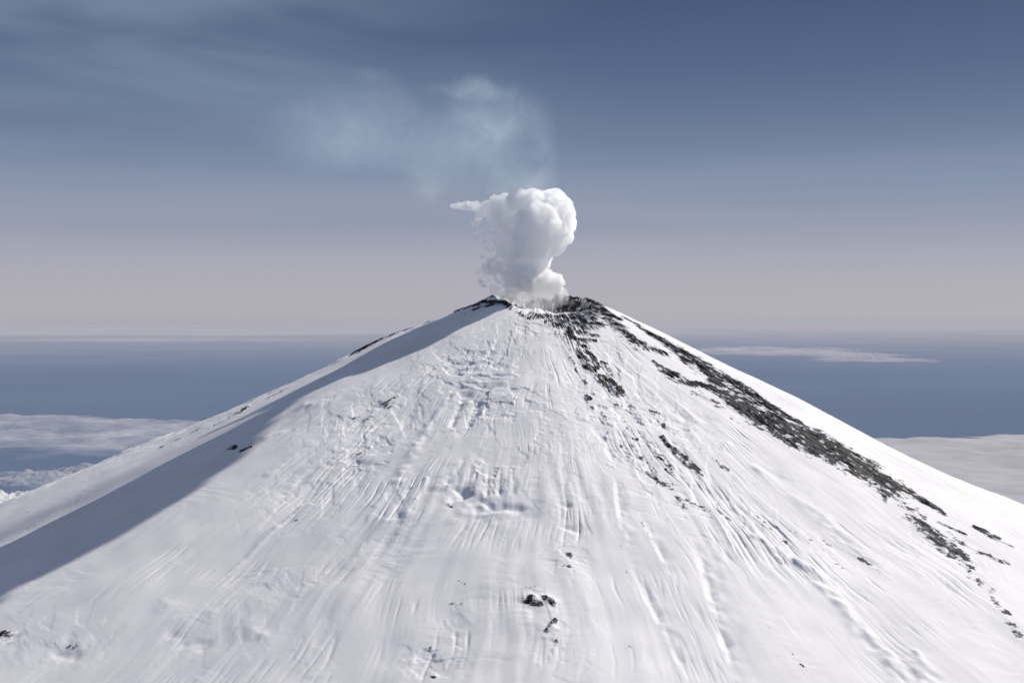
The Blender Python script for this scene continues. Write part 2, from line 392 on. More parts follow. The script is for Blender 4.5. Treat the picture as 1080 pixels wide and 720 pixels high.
def build_volcano():
    rr = np.concatenate([np.arange(0.05, 30, 0.2), np.arange(30, 172, 0.19), np.geomspace(172, 700, 90)])
    pp = np.concatenate([np.linspace(-180, -100, 90, endpoint=False), np.arange(-100, 100, 0.088), np.linspace(100, 180, 90)])
    nr, npn = len(rr), len(pp)
    r = np.repeat(rr[:, None], npn, 1).astype(np.float32)
    p = np.repeat(pp[None], nr, 0).astype(np.float32)
    a = np.radians(p)
    X = r * np.sin(a); Y = -r * np.cos(a)
    s = np.sin(a); w = s * s
    z = spline(r, *PROFILE_F) * (1 - w) + np.where(s > 0, spline(r, *PROFILE_R), spline(r, *PROFILE_L)) * w
    z += r * spline(p, *RIBS) * sm(12, 45, r)

    # ---- roughness zones
    crag = np.zeros_like(r); streak = np.zeros_like(r)
    for (zp, zr, dp, dr, c, st) in ROUGH_ZONES:
        g = np.exp(-((p - zp) / max(dp, 2)) ** 2 - ((r - zr) / max(dr, 3)) ** 2)
        crag = np.maximum(crag, c * g); streak = np.maximum(streak, st * g)
    # ---- rock
    rock = np.zeros_like(r)
    for st, pts in ROCK_STROKES:
        stroke_field(rock, rr, pp, X, Y, pts, 'rock', st)
    # ---- flutes and gullies down the fall line
    wx = perlin(X / 22, Y / 22, 3) ; wy = perlin(X / 9, Y / 9, 5)
    ph = a + (wx * 1.8 + wy * 0.45) / np.maximum(r, 12)
    fl = np.zeros_like(r)
    for j, f in enumerate((9, 18, 36, 72, 144, 288)):
        width = r / f
        lw = np.log2(np.maximum(width, 1e-3))
        wt = np.exp(-((lw - 1.4) / 1.7) ** 2)
        n = perlin(ph * f, r / (8 + 3.5 * (5 - j)), 20 + j)
        fl += wt * width * n * 0.08 * (1.0 if j > 1 else 0.7) * np.clip(0.6 + 1.3 * perlin(X / (6 * width + 6), Y / (6 * width + 6), 120 + j), 0, 1.8)
    gul = np.zeros_like(r)
    for j, f in enumerate((17, 41, 83)):                     # narrow incised gullies
        width = r / f
        wt = np.exp(-((np.log2(np.maximum(width, 1e-3)) - 0.9) / 1.2) ** 2)
        n = np.abs(perlin(ph * f + 0.10 * perlin(X / 7, Y / 7, 160 + j), r / (48 - 8 * j), 150 + j))
        pm = sm(0.10, 0.65, perlin(X / 17, Y / 17, 155 + j) + 0.45 * streak)
        gul -= wt * width * 0.12 * pm * (1 - sm(0.0, 0.20, n)) * np.clip(0.7 + perlin(X / 5, Y / 5, 165 + j), 0.1, 1.5)
    calm = sm(-0.5, 0.5, perlin(X / 30, Y / 30, 8) + 0.1)
    z += fl * (0.20 + 0.30 * calm + 0.9 * streak) * sm(15, 40, r)
    z += gul * (0.6 + 0.6 * streak) * sm(20, 45, r)
    # fine streaks
    fine = np.zeros_like(r)
    for j, f in enumerate((160, 320, 640)):
        width = r / f
        wt = np.exp(-((np.log2(np.maximum(width, 1e-3)) + 0.7) / 1.0) ** 2)
        fine += wt * perlin(ph * f, r / (5 - j), 40 + j)
    z += fine * 0.030 * (0.28 + 0.8 * streak) * np.clip(0.8 + 1.2 * perlin(X / 16, Y / 16, 140), 0, 1.6)
    # wind drifts across the slope (sastrugi) and soft lumps
    z += 0.55 * perlin(X / 26, Y / 26, 50) * sm(20, 60, r) + 0.14 * perlin(X / 8, Y / 8, 51) * sm(12, 30, r)
    sast = fbm(p * 0.35 + r * 0.03, r / 2.2 + perlin(X / 10, Y / 10, 53) * 1.5, 3, 54)
    z += 0.05 * sast * sm(0.0, 0.7, perlin(X / 18, Y / 18, 55) + 0.5 * crag + 0.1) * sm(15, 40, r)
    # crags: terraced blocks breaking through the snow
    n1 = fbm(ph * np.maximum(r, 1) / 7.0, r / 8.0 + wx, 4, 60, 0.5)
    n2 = fbm(ph * np.maximum(r, 1) / 3.0, r / 4.5 + wy, 3, 64, 0.5)
    patch = sm(-0.1, 0.5, perlin(X / 11, Y / 11, 68))
    z += crag * (-0.36 * sm(-0.12, 0.26, n1) - 0.20 * patch * sm(0.0, 0.4, n2)
                 + 0.05 * patch * fbm(X / 2.2, Y / 2.2, 3, 66)) * sm(10, 25, r)
    z += 0.07 * crag * fbm(p / 2.0 + wx, r / 1.6, 2, 69) * sm(10, 25, r)
    rk = sm(0.3, 0.75, rock)
    z += rk * (0.20 * fbm(X / 2.4, Y / 2.4, 3, 70, 0.5) + 0.40 * fbm(ph * 70, r / 6.0, 2, 75) + 0.22)
    # ---- ribs, scarps and gullies, traced in image pixels and converted to ground coordinates
    rel = np.zeros_like(r)
    for h, kind, pts in RELIEF_STROKES:
        stroke_field(rel, rr, pp, X, Y, pts, kind, h * (0.42 if kind == 'c' else 0.62))
    z += rel * np.clip(0.75 + 0.9 * fbm(X / 4, Y / 4, 2, 80), 0, 1.6)
    # jagged shoulders on the west skyline
    z += 0.7 * np.exp(-((p + 86) / 5) ** 2) * fbm(r / 15.0, p / 9, 5, 85, 0.55) * sm(16, 30, r) * sm(175, 120, r)
    z += 0.22 * np.exp(-((p - 84) / 6) ** 2) * fbm(r / 5.0, p / 9, 2, 88) * sm(90, 110, r) * sm(175, 150, r)
    # ---- crater
    rz = spline(p, RIM_PHI, RIM_Z) + 0.45 * fbm(p / 9, r * 0.05, 4, 90, 0.6)
    rm = spline(p, RIM_PHI, RIM_R) + 0.5 * perlin(p / 14, r * 0.05, 93)
    rim_out = spline(rm, *PROFILE_F) * (1 - w) + np.where(s > 0, spline(rm, *PROFILE_R), spline(rm, *PROFILE_L)) * w
    outside = z + (rz - rim_out) * np.exp(-np.clip(r - rm, 0, None) / 5.0)
    floor = -9.0 + 0.6 * fbm(X / 3, Y / 3, 3, 95)
    inside = floor + (rz - floor) * np.clip(r / rm, 0, 1) ** 2.3 + 1.1 * (r / rm) * fbm(p / 12, r / 5, 4, 97, 0.6) * sm(1.0, 0.8, r / rm)
    z = np.where(r > rm, outside, inside)
    # dark rock lining the crater, mostly on its east side
    inner = sm(1.06, 0.92, r / rm) * (0.60 + 0.14 * sm(-20, 60, p))
    rock = np.maximum(rock, inner)
    rimrock = np.exp(-((r - rm) / 2.2) ** 2) * (0.30 + 0.46 * sm(5, 28, p) + 0.22 * sm(-50, -90, p))
    rock = np.maximum(rock, rimrock)

    co = np.stack([X, Y, z], -1).reshape(-1, 3).astype(np.float32)
    idx = np.arange(nr * npn, dtype=np.int32).reshape(nr, npn)
    q = np.stack([idx[:-1, :-1], idx[1:, :-1], idx[1:, 1:], idx[:-1, 1:]], -1).reshape(-1, 4)
    me = bpy.data.meshes.new('volcano')
    me.vertices.add(len(co)); me.vertices.foreach_set('co', co.ravel())
    me.loops.add(q.size); me.loops.foreach_set('vertex_index', q.ravel())
    me.polygons.add(len(q)); me.polygons.foreach_set('loop_start', np.arange(0, q.size, 4, dtype=np.int32))
    me.update(calc_edges=True)
    me.shade_smooth()
    at = me.attributes.new('rock', 'FLOAT', 'POINT'); at.data.foreach_set('value', rock.astype(np.float32).ravel())
    at = me.attributes.new('crag', 'FLOAT', 'POINT'); at.data.foreach_set('value', crag.astype(np.float32).ravel())
    fv = np.stack([ph * 60, r * 0.35, z * 0.35], -1).astype(np.float32)
    at = me.attributes.new('flow', 'FLOAT_VECTOR', 'POINT'); at.data.foreach_set('vector', fv.ravel())
    return me


def volcano_material():
    m, n = new_mat('snow_and_lava')
    geo = n('ShaderNodeTexCoord')
    obj = geo.outputs['Object']
    rock = n('ShaderNodeAttribute', attribute_name='rock').outputs['Fac']
    flow = n('ShaderNodeAttribute', attribute_name='flow').outputs['Vector']
    n1 = n('ShaderNodeTexNoise', ins={'Vector': flow, 'Scale': 0.9, 'Detail': 6.0, 'Roughness': 0.68}).outputs['Fac']
    n2 = n('ShaderNodeTexNoise', ins={'Vector': obj, 'Scale': 0.42, 'Detail': 6.0, 'Roughness': 0.7}).outputs['Fac']
    nn = n.math('ADD', n.math('MULTIPLY', n1, 0.9), n.math('MULTIPLY', n2, 0.9))
    nn = n.math('SUBTRACT', nn, 0.9)                                       # about +-0.3
    v = n.math('ADD', rock, n.math('MULTIPLY', nn, 2.3))
    gate = n.smooth(rock, 0.08, 0.34)
    f = n.math('MULTIPLY', n.smooth(v, 0.46, 0.67), gate)
    # snow
    s1 = n('ShaderNodeTexNoise', ins={'Vector': flow, 'Scale': 0.35, 'Detail': 5.0, 'Roughness': 0.6}).outputs['Fac']
    s2 = n('ShaderNodeTexNoise', ins={'Vector': obj, 'Scale': 0.05, 'Detail': 4.0}).outputs['Fac']
    sn = n.math('ADD', n.math('MULTIPLY', s1, 0.5), n.math('MULTIPLY', s2, 0.5))
    snow = n.ramp(sn, [(0.35, (0.79, 0.775, 0.78)), (0.5, (0.845, 0.83, 0.835)), (0.65, (0.89, 0.875, 0.88))])
    # lava rock
    r1 = n('ShaderNodeTexNoise', ins={'Vector': obj, 'Scale': 0.7, 'Detail': 8.0, 'Roughness': 0.62}).outputs['Fac']
    rk = n.ramp(r1, [(0.3, (0.02, 0.019, 0.022)), (0.5, (0.042, 0.039, 0.042)), (0.64, (0.075, 0.07, 0.072)), (0.78, (0.22, 0.21, 0.22))])
    base = n.mix(f, snow, rk)
    # bump: wind packed crust on the snow, rubble on the rock
    b1 = n('ShaderNodeTexNoise', ins={'Vector': flow, 'Scale': 2.2, 'Detail': 5.0, 'Roughness': 0.6}).outputs['Fac']
    b2 = n('ShaderNodeTexNoise', ins={'Vector': obj, 'Scale': 0.9, 'Detail': 6.0, 'Roughness': 0.6}).outputs['Fac']
    hb = n.math('ADD', n.math('MULTIPLY', b1, 0.5), n.math('MULTIPLY', b2, 0.5))
    crag = n('ShaderNodeAttribute', attribute_name='crag').outputs['Fac']
    st = n.math('ADD', n.math('MULTIPLY', crag, 0.10), 0.07)
    st = n.math('ADD', st, n.math('MULTIPLY', f, 0.28), clamp=True)
    bump = n('ShaderNodeBump', ins={'Strength': st, 'Distance': 0.5, 'Height': hb}).outputs[0]
    bsdf = n('ShaderNodeBsdfPrincipled', ins={'Base Color': base, 'Roughness': 0.75, 'Specular IOR Level': 0.25, 'Normal': bump})
    n('ShaderNodeOutputMaterial', ins={'Surface': bsdf.outputs[0]})
    return m


volcano = link('volcano', build_volcano(), (volcano_material(),), kind='structure',
               label='snow covered volcano cone with bands of dark lava rock below its crater', category='volcano')

# ---------------------------------------------------------------- sea
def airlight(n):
    """position and log distance for haze painted into the sea as emission; depends only on distance from the mountain"""
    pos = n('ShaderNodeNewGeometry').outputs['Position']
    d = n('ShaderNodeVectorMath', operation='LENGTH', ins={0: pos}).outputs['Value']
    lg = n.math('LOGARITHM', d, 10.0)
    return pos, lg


def sea_material():
    m, n = new_mat('hazy_sea')
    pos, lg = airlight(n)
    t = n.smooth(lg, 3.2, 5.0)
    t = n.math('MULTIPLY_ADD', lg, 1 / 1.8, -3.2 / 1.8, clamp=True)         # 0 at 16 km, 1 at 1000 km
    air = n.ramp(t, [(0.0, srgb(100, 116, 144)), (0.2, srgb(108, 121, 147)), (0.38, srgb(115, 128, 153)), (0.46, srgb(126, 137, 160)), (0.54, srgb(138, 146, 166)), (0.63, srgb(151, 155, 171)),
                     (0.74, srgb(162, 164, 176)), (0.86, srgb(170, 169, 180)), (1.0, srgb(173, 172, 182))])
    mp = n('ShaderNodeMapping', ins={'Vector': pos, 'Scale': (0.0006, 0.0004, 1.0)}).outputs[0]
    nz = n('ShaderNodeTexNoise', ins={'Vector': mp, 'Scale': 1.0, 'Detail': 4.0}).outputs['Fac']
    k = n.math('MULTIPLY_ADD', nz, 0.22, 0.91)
    em = n('ShaderNodeEmission', ins={'Color': air, 'Strength': k})  # painted haze: the surface glows, paler with distance
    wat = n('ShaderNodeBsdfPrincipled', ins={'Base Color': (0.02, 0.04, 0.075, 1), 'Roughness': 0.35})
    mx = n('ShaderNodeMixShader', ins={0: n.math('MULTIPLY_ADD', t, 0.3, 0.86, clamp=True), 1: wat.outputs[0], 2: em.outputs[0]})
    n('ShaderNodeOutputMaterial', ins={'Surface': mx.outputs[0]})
    return m


def disc(radius, z, seg=256):
    bm = bmesh.new()
    rings = [0] + list(np.geomspace(300, radius, 24))
    prev = None
    c = bm.verts.new((0, 0, z))
    for rad in rings[1:]:
        ring = [bm.verts.new((rad * math.cos(k / seg * 2 * math.pi), rad * math.sin(k / seg * 2 * math.pi), z)) for k in range(seg)]
        for k in range(seg):
            if prev is None:
                bm.faces.new((c, ring[k], ring[(k + 1) % seg]))
            else:
                bm.faces.new((prev[k], ring[k], ring[(k + 1) % seg], prev[(k + 1) % seg]))
        prev = ring
    me = bpy.data.meshes.new('sea'); bm.to_mesh(me); bm.free()
    return me


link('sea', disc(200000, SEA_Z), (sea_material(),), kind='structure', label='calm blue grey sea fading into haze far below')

# ---------------------------------------------------------------- cloud decks far below and beyond the cone
def cloud_material(name, tint, haze, haze_amt, scale, stretch, thr, soft, bright=0.85):
    """white diffusing cloud with haze painted in as emission, thinned out by noise and by the 'body' attribute (1 inside, 0 at its ragged rim)"""
    m, n = new_mat(name)
    pos = n('ShaderNodeTexCoord').outputs['Object']
    mp = n('ShaderNodeMapping', ins={'Vector': pos, 'Scale': (scale * stretch[0], scale * stretch[1], scale)}).outputs[0]
    n1 = n('ShaderNodeTexNoise', ins={'Vector': mp, 'Scale': 1.0, 'Detail': 7.0, 'Roughness': 0.56, 'Distortion': 0.6}).outputs['Fac']
    body = n('ShaderNodeAttribute', attribute_name='body').outputs['Fac']
    v = n.math('ADD', n.math('MULTIPLY_ADD', n1, 1.6, -0.8), body)
    alpha = n.smooth(v, thr, thr + soft)
    n2 = n('ShaderNodeTexNoise', ins={'Vector': mp, 'Scale': 2.3, 'Detail': 5.0}).outputs['Fac']
    base = n.mix(n2, tuple(c * 0.5 for c in tint), tint)
    dif = n('ShaderNodeBsdfDiffuse', ins={'Color': base})
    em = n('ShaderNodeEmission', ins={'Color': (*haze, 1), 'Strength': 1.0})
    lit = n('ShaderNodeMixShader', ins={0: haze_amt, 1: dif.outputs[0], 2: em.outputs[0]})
    tr = n('ShaderNodeBsdfTransparent')
    mx = n('ShaderNodeMixShader', ins={0: n.math('MULTIPLY', alpha, bright), 1: tr.outputs[0], 2: lit.outputs[0]})
    n('ShaderNodeOutputMaterial', ins={'Surface': mx.outputs[0]})
    return m


def cloud_sheet(name, cx, cy, hx, hy, z, relief, rs, seed, mat, label, edge=0.35, nx=360, ny=360, square=False, **props):
    u = np.linspace(-1, 1, nx); v = np.linspace(-1, 1, ny)
    U, V = np.meshgrid(u, v)
    X = U * hx; Y = V * hy
    if square:
        e = np.maximum(np.abs(U), np.abs(V))
    else:
        e = np.hypot(U, V)
    e = e + 0.16 * fbm(U * 3, V * 3, 4, seed + 3)
    body = sm(1.0, 1.0 - edge, e)
    h = relief * (fbm(X / rs, Y / rs, 5, seed) - 0.6 * np.abs(fbm(X / rs * 2.2, Y / rs * 2.2, 3, seed + 9))) * body
    h = h - relief * 1.5 * (1 - body)
    co = np.stack([X, Y, h], -1).reshape(-1, 3).astype(np.float32)
    idx = np.arange(nx * ny, dtype=np.int32).reshape(ny, nx)
    q = np.stack([idx[:-1, :-1], idx[:-1, 1:], idx[1:, 1:], idx[1:, :-1]], -1).reshape(-1, 4)
    me = bpy.data.meshes.new(name)
    me.vertices.add(len(co)); me.vertices.foreach_set('co', co.ravel())
    me.loops.add(q.size); me.loops.foreach_set('vertex_index', q.ravel())
    me.polygons.add(len(q)); me.polygons.foreach_set('loop_start', np.arange(0, q.size, 4, dtype=np.int32))
    me.update(calc_edges=True); me.shade_smooth()
    at = me.attributes.new('body', 'FLOAT', 'POINT'); at.data.foreach_set('value', body.astype(np.float32).ravel())
    o = link(name, me, (mat,), label=label, category='cloud', **props)
    o.location = (cx, cy, z)
    return o


HZ = srgb(160, 160, 174)
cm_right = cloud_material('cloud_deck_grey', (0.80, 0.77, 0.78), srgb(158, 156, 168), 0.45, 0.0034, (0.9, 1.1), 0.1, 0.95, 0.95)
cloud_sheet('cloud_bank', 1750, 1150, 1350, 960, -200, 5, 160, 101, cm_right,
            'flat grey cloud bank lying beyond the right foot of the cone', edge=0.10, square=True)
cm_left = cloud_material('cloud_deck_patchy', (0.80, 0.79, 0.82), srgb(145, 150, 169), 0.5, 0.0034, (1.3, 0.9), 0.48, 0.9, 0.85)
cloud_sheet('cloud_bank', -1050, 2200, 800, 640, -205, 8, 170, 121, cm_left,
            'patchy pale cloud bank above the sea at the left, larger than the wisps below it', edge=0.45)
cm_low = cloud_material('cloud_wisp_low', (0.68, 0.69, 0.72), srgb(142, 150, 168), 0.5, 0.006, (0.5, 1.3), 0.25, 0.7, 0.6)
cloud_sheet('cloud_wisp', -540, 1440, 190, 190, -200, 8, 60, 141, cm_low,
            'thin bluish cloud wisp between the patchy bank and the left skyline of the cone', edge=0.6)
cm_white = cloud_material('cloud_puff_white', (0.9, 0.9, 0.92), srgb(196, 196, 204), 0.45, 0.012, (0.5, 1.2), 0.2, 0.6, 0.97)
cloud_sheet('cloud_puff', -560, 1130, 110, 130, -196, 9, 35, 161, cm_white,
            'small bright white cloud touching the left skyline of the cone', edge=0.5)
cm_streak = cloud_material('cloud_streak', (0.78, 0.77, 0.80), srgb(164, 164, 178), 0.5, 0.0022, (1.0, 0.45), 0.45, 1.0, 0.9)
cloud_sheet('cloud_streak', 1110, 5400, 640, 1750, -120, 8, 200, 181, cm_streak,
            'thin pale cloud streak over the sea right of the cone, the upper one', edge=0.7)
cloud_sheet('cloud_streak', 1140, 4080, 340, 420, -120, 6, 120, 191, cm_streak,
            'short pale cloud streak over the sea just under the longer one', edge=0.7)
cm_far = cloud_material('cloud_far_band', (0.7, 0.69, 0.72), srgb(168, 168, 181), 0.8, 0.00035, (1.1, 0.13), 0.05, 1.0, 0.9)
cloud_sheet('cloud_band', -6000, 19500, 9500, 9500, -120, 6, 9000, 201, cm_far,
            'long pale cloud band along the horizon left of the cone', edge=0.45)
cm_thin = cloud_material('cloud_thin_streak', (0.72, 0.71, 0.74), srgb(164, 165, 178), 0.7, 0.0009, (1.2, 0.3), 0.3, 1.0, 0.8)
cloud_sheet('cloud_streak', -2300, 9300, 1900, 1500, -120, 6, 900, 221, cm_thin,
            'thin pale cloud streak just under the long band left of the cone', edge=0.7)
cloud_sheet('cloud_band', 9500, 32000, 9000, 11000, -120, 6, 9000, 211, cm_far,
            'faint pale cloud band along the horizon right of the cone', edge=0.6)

# ---------------------------------------------------------------- steam and smoke
def puff_mesh(name, blobs, voxel, disp):
    """union of round puffs, then billowed outward like a cauliflower"""
    bm = bmesh.new()
    for (x, y, z, rad) in blobs:
        res = bmesh.ops.create_icosphere(bm, subdivisions=2 if rad < 3 else 3, radius=rad)
        bmesh.ops.translate(bm, vec=(x, y, z), verts=res['verts'])
    me = bpy.data.meshes.new(name + '_puffs'); bm.to_mesh(me); bm.free()
    tmp = bpy.data.objects.new('tmp', me); col.objects.link(tmp)
    md = tmp.modifiers.new('union', 'REMESH'); md.mode = 'VOXEL'; md.voxel_size = voxel; md.use_smooth_shade = True
    dg = bpy.context.evaluated_depsgraph_get()
    out = bpy.data.meshes.new_from_object(tmp.evaluated_get(dg))
    bpy.data.objects.remove(tmp)
    nv = len(out.vertices)
    nrm = [v.normal.copy() for v in out.vertices]
    for v, nn in zip(out.vertices, nrm):
        p = v.co
        d = 0
        calm = 0.35 if (p.x < -13 and voxel < 1) else 1.0
        for amp, sc in disp:
            q = p / sc
            d += amp * (0.55 - 1.5 * abs(mnoise.noise(q)))
        v.co = p + nn * d * calm
    tmp = bpy.data.objects.new('tmp', out); col.objects.link(tmp)          # close the overlaps the billows made
    md = tmp.modifiers.new('union', 'REMESH'); md.mode = 'VOXEL'; md.voxel_size = voxel
    fin = bpy.data.meshes.new_from_object(tmp.evaluated_get(bpy.context.evaluated_depsgraph_get()))
    bpy.data.objects.remove(tmp)
    fin.name = name
    fin.shade_smooth()
    return fin


def at_depth(px, py, rad, off=0.0):
    """image pixels to scene position: column, row and size in 1/3.854 of a unit at the crater"""
    return ((px - 540) / 3.854 + EYE.x, off, EYE.z + (340 - py) / 3.854, rad / 3.854)


PUFFS = [(548, 211, 9, -2), (560, 210.5, 8.5, -1), (572, 211, 9, 1), (583, 212, 9.5, -1), (533, 213, 8, 1), (523, 214.5, 7, 0), (597, 235, 9, 0), (574, 234, 29, 0), (556, 228, 24, 3), (562, 217, 14, -3), (588, 240, 16, -2), (540, 224, 17, 2), (527, 221, 12, 0), (514, 219, 8, 1),
         (502, 217.5, 6, 1), (497, 217, 5, 1), (492, 216.5, 4.6, 1), (488, 217, 4, 1), (484, 216.5, 3.4, 1), (480, 217, 2.8, 1), (477, 216.8, 2.1, 1), (508, 220, 7, 1), (580, 216, 13, 1), (545, 213, 10, -4), (594, 224, 9, -1), (530, 238, 16, 0), (516, 235, 10, 1),
         (507, 231, 7, 1), (560, 250, 26, 0), (582, 254, 14, -3), (593, 249, 9, -2), (546, 256, 21, 2), (564, 268, 16, 0), (550, 275, 18, 1), (531, 261, 10, 2),
         (521, 270, 5.5, 1), (520, 285, 5.5, 0), (536, 290, 15, 0), (556, 292, 16, -2), (572, 294, 11, -3), (584, 299, 9, -3), (588, 305, 6.5, -3), (526, 297, 12, 2),
         (545, 303, 14, 0), (562, 306, 11, -1), (576, 305, 9, -2), (518, 293, 9, 2), (532, 307, 9, 1), (552, 314, 11, 2), (556, 322, 12, 2), (574, 318, 12, 1), (590, 314, 8, 0), (536, 316, 9, 0), (526, 309, 8, 0), (566, 238, 22, -6), (560, 256, 17, -6), (556, 292, 12, -6), (506, 243, 6, 1), (500, 236, 4, 1), (503, 251, 4, 0), (514, 264, 5, 1), (509, 271, 4, 0), (513, 283, 6, 1), (507, 288, 5, 0), (510, 297, 6, 1), (519, 275, 6, 0), (514, 247, 5, 1),
         (524, 247, 9, 1), (512, 256, 3.5, 1), (566, 279, 11, -1)]


def steam_material():
    m, n = new_mat('white_steam')
    pos = n('ShaderNodeTexCoord').outputs['Object']
    n1 = n('ShaderNodeTexNoise', ins={'Vector': pos, 'Scale': 0.30, 'Detail': 7.0, 'Roughness': 0.68, 'Distortion': 0.8}).outputs['Fac']
    x = n('ShaderNodeSeparateXYZ', ins={0: pos})
    east = n.math('MULTIPLY_ADD', x.outputs['X'], 1 / 14.0, 12.0 / 14.0, clamp=True)   # 0 on the torn west side
    low = n.smooth(x.outputs['Z'], 0.0, 7.0, 0.10, 1.0)
    thr = n.math('MULTIPLY_ADD', east, 0.26, -0.48)
    thr = n.math('ADD', thr, n.smooth(x.outputs['Z'], 22.0, 26.0, 0.0, 0.10))
    v = n.math('ADD', n1, thr)
    d = n.smooth(v, -0.02, 0.20)
    n2 = n('ShaderNodeTexNoise', ins={'Vector': pos, 'Scale': 0.55, 'Detail': 5.0, 'Roughness': 0.65, 'Distortion': 1.0}).outputs['Fac']
    d = n.math('MULTIPLY', d, n.smooth(n2, 0.38, 0.60, 0.25, 1.5))
    d = n.math('MULTIPLY', n.math('MULTIPLY', d, low), 1.45)
    vol = n('ShaderNodeVolumePrincipled', ins={'Color': (1.0, 1.0, 1.0, 1), 'Density': d, 'Anisotropy': 0.3})
    n('ShaderNodeOutputMaterial', ins={'Volume': vol.outputs[0]})
    return m


def billows(puffs):
    """smaller puffs boiling out of the surface of the big ones"""
    rnd = random.Random(5)
    out = [at_depth(*b) for b in puffs]
    for x, y, z, rad in list(out):
        if rad < 2.0:
            continue
        for k in range(int(8 + rad * 4)):
            v = Vector((rnd.gauss(0, 1), rnd.gauss(0, 1) - 0.25, rnd.gauss(0, 1))).normalized()
            q = rad * rnd.uniform(0.16, 0.40)
            c = Vector((x, y, z)) + v * (rad - q * rnd.uniform(0.25, 0.7))
            out.append((c.x, c.y, c.z, q))
    return out


link('steam_plume', puff_mesh('steam_plume', billows(PUFFS), 0.22, ((0.8, 4.0), (0.7, 1.5), (0.6, 0.75))), (steam_material(),),
     label='dense white billowing steam column rising out of the crater', category='steam plume')

VEIL = [(530, 130, 75, 0), (470, 140, 75, 4), (400, 125, 70, 8), (330, 130, 70, 10), (262, 135, 60, 12), (560, 165, 40, 0), (580, 120, 40, 0), (450, 190, 42, 2), (545, 195, 22, 0)]


def veil_material():
    m, n = new_mat('drifting_smoke')
    pos = n('ShaderNodeTexCoord').outputs['Object']
    w1 = n('ShaderNodeTexNoise', ins={'Vector': pos, 'Scale': 0.06, 'Detail': 3.0}).outputs['Color']
    wv = n('ShaderNodeVectorMath', operation='MULTIPLY_ADD', ins={0: w1, 1: (16.0, 16.0, 12.0), 2: pos}).outputs[0]
    wv = n('ShaderNodeVectorMath', operation='SUBTRACT', ins={0: wv, 1: (8.0, 8.0, 6.0)}).outputs[0]
    n1 = n('ShaderNodeTexNoise', ins={'Vector': wv, 'Scale': 0.07, 'Detail': 4.0, 'Roughness': 0.55}).outputs['Fac']
    n2 = n('ShaderNodeTexNoise', ins={'Vector': wv, 'Scale': 0.2, 'Detail': 3.0, 'Roughness': 0.6, 'Distortion': 1.2}).outputs['Fac']
    tex = n.math('MULTIPLY', n.smooth(n1, 0.30, 0.74, 0.45, 1.45), n.smooth(n2, 0.32, 0.66, 0.6, 1.5))

    def lobe(px, py, rx, rz, amp, ry=16.0, tilt=0.0):
        x, y, z, _ = at_depth(px, py, 1)
        mp = n('ShaderNodeMapping', vector_type='TEXTURE', ins={'Vector': wv, 'Location': (x, y, z), 'Rotation': (0, tilt, 0), 'Scale': (rx / 3.854, ry, rz / 3.854)}).outputs[0]
        ln = n('ShaderNodeVectorMath', operation='LENGTH', ins={0: mp}).outputs['Value']
        return n.smooth(ln, 1.0, 0.1, 0.0, amp)
    parts = [lobe(520, 135, 78, 62, 0.9), lobe(535, 180, 55, 34, 0.9), lobe(400, 135, 130, 55, 0.55), lobe(450, 198, 26, 22, 0.8),
             lobe(497, 96, 60, 13, 1.3, 8.0, R(10)), lobe(395, 85, 40, 14, 0.5, 10.0), lobe(572, 150, 24, 60, 0.5), lobe(465, 165, 100, 50, 0.7), lobe(560, 196, 50, 20, 0.9), lobe(330, 145, 90, 50, 0.4)]
    d = parts[0]
    for q in parts[1:]:
        d = n.math('ADD', d, q)
    d = n.math('MULTIPLY', n.math('MULTIPLY', d, tex), 0.024)
    vol = n('ShaderNodeVolumePrincipled', ins={'Color': (0.82, 0.93, 0.97, 1), 'Density': d, 'Anisotropy': 0.0})
    n('ShaderNodeOutputMaterial', ins={'Volume': vol.outputs[0]})
    return m


link('smoke_veil', puff_mesh('smoke_veil', [at_depth(*b) for b in VEIL], 2.0, ((2.0, 16.0), (1.0, 6.0))), (veil_material(),),
     label='faint blue grey smoke haze drifting to the left above the steam column', category='smoke haze')

# ---------------------------------------------------------------- unseen cloud shape, added above the view to cast the west slope shadow
def shadow_caster():
    P = SHADOW_CASTER_PLAN
    bm = bmesh.new()
    vs = [bm.verts.new((x, y, 0)) for x, y in P]
    f = bm.faces.new(vs)
    bmesh.ops.subdivide_edges(bm, edges=bm.edges[:], cuts=14)
    ext = bmesh.ops.extrude_face_region(bm, geom=bm.faces[:])
    bmesh.ops.translate(bm, vec=(0, 0, 5), verts=[v for v in ext['geom'] if isinstance(v, bmesh.types.BMVert)])
    bmesh.ops.recalc_face_normals(bm, faces=bm.faces[:])
    me = bpy.data.meshes.new('raw'); bm.to_mesh(me); bm.free()
    tmp = bpy.data.objects.new('tmp', me); col.objects.link(tmp)
    md = tmp.modifiers.new('union', 'REMESH'); md.mode = 'VOXEL'; md.voxel_size = 0.9
    out = bpy.data.meshes.new_from_object(tmp.evaluated_get(bpy.context.evaluated_depsgraph_get()))
    bpy.data.objects.remove(tmp)
    for v in out.vertices:
        k = abs(mnoise.noise(v.co / 7.0)) + 0.5 * abs(mnoise.noise(v.co / 2.5))
        v.co += Vector((v.normal.x * 2.2, v.normal.y * 2.2, v.normal.z * 5.0)) * (0.5 - k)
    out.name = 'shadow_caster'
    out.shade_smooth()
    m, n = new_mat('shadow_caster_mat')
    tr = n('ShaderNodeBsdfTranslucent', ins={'Color': (0.5, 0.5, 0.52, 1)})
    di = n('ShaderNodeBsdfDiffuse', ins={'Color': (0.85, 0.85, 0.87, 1)})
    mx = n('ShaderNodeMixShader', ins={0: 0.2, 1: di.outputs[0], 2: tr.outputs[0]})
    n('ShaderNodeOutputMaterial', ins={'Surface': mx.outputs[0]})
    o = link('shadow_caster', out, (m,), label='added cloud shape out of view that casts the shadow on the west slope', category='cloud')
    o.location.z = 115
    return o


shadow_caster()

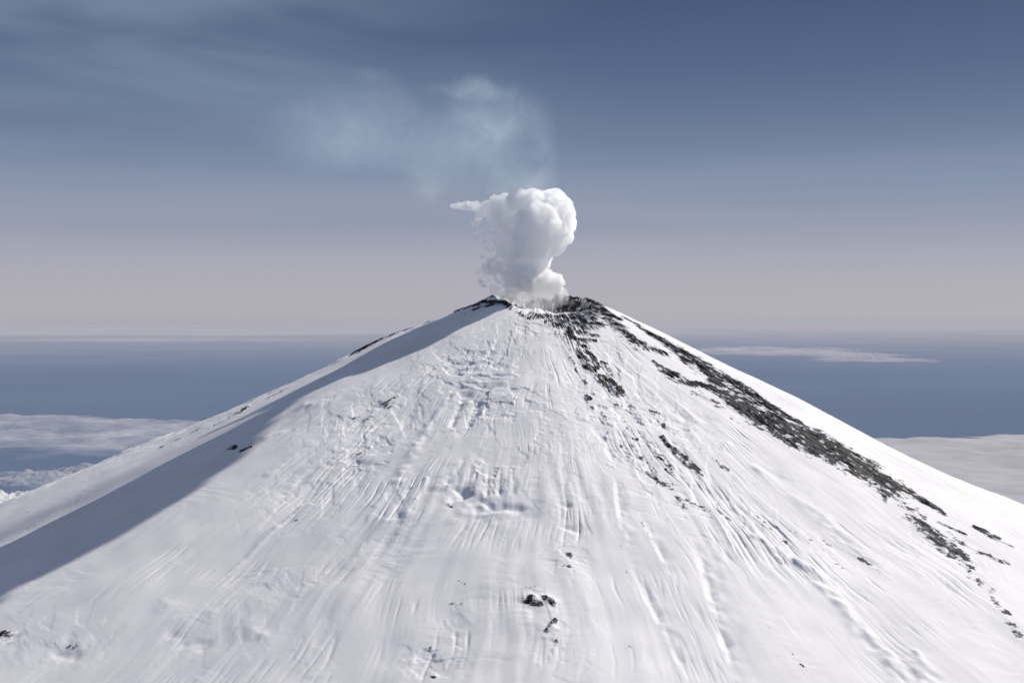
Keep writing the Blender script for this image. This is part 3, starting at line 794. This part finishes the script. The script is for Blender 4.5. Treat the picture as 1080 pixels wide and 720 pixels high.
# ---------------------------------------------------------------- sky
w = bpy.data.worlds.new('World')
scene.world = w
w.use_nodes = True
n = N(w.node_tree)
tc = n('ShaderNodeTexCoord')
d = n('ShaderNodeVectorMath', operation='NORMALIZE', ins={0: tc.outputs['Generated']}).outputs[0]
sep = n('ShaderNodeSeparateXYZ', ins={0: d})
zz = sep.outputs['Z']
sky = n('ShaderNodeTexSky', sky_type='NISHITA', sun_disc=False, sun_elevation=R(SUN_ELEV), sun_rotation=R(180 - SUN_AZ), altitude=2700, air_density=1.0,
        dust_density=0.6, ozone_density=1.0)
t = n.math('MULTIPLY_ADD', zz, 1.0, 0.05, clamp=True)
air = n.ramp(t, [(0.0, srgb(150, 156, 174)), (0.046, srgb(166, 167, 181)), (0.056, srgb(174, 172, 182)), (0.078, srgb(173, 171, 181)), (0.098, srgb(164, 165, 178)),
                 (0.115, srgb(151, 155, 174)), (0.145, srgb(132, 145, 168)), (0.18, srgb(106, 121, 150)), (0.225, srgb(84, 101, 132)), (0.275, srgb(66, 84, 115)),
                 (0.34, srgb(74, 92, 124)), (0.55, srgb(88, 100, 124)), (1.0, srgb(86, 98, 124))])
# bright aureole of thin high haze around the sun, well outside the view
sd = Vector((math.sin(R(SUN_AZ)) * math.cos(R(SUN_ELEV)), -math.cos(R(SUN_AZ)) * math.cos(R(SUN_ELEV)), math.sin(R(SUN_ELEV))))
dot = n('ShaderNodeVectorMath', operation='DOT_PRODUCT', ins={0: d, 1: tuple(sd)}).outputs['Value']
halo = n.math('POWER', n.math('MAXIMUM', dot, 0.0), 14.0)
# faint veils of high cloud
mp = n('ShaderNodeMapping', ins={'Vector': d, 'Scale': (2.0, 2.0, 7.0), 'Rotation': (0.0, R(6), 0.0)}).outputs[0]
nz = n('ShaderNodeTexNoise', ins={'Vector': mp, 'Scale': 1.7, 'Detail': 4.0, 'Roughness': 0.5, 'Distortion': 0.4}).outputs['Fac']
left = n.smooth(sep.outputs['X'], 0.12, -0.22)
hi = n.smooth(zz, 0.03, 0.12)
veil = n.math('MULTIPLY', n.math('MULTIPLY', n.smooth(nz, 0.36, 0.7), left), hi)
lay = n('ShaderNodeTexNoise', ins={'Vector': n('ShaderNodeMapping', ins={'Vector': d, 'Scale': (1.6, 1.6, 34.0)}).outputs[0], 'Scale': 1.0, 'Detail': 4.0, 'Roughness': 0.5}).outputs['Fac']
layk = n.math('MULTIPLY', n.smooth(lay, 0.40, 0.66), n.smooth(zz, 0.16, 0.02))
air = n.mix(n.math('MULTIPLY', layk, 0.30), air, srgb(178, 173, 186))
c = n.mix(n.math('MULTIPLY', veil, 0.55), air, srgb(140, 156, 182))
c = n.mix(halo, c, (0.9, 0.86, 0.82), 'ADD')
bg1 = n('ShaderNodeBackground', ins={'Color': sky.outputs[0], 'Strength': 0.006})
bg2 = n('ShaderNodeBackground', ins={'Color': c, 'Strength': 0.92})
add = n('ShaderNodeAddShader', ins={0: bg1.outputs[0], 1: bg2.outputs[0]})
n('ShaderNodeOutputWorld', ins={'Surface': add.outputs[0]})

sun = bpy.data.lights.new('sun', 'SUN')
sun.energy = 4.1
sun.angle = R(0.5)
sun.color = (1.0, 0.955, 0.90)
so = bpy.data.objects.new('sun', sun)
col.objects.link(so)
so.rotation_euler = sd.to_track_quat('Z', 'Y').to_euler()

# ---------------------------------------------------------------- camera
cam = bpy.data.cameras.new('camera')
cam.sensor_width = 36
cam.lens = 1484 / 1080 * 36
cam.clip_start = 1
cam.clip_end = 500000
co = bpy.data.objects.new('camera', cam)
col.objects.link(co)
co.location = EYE
co.rotation_euler = (R(90) - math.atan(20 / 1484), 0, 0)
scene.camera = co

# ---------------------------------------------------------------- render settings
scene.view_settings.view_transform = 'Standard'
scene.view_settings.look = 'None'
scene.view_settings.exposure = 0
scene.view_settings.gamma = 1
cy = scene.cycles
cy.max_bounces = 128
cy.diffuse_bounces = 4
cy.volume_bounces = 128
cy.transparent_max_bounces = 16
cy.volume_step_rate = 0.35
cy.volume_max_steps = 256
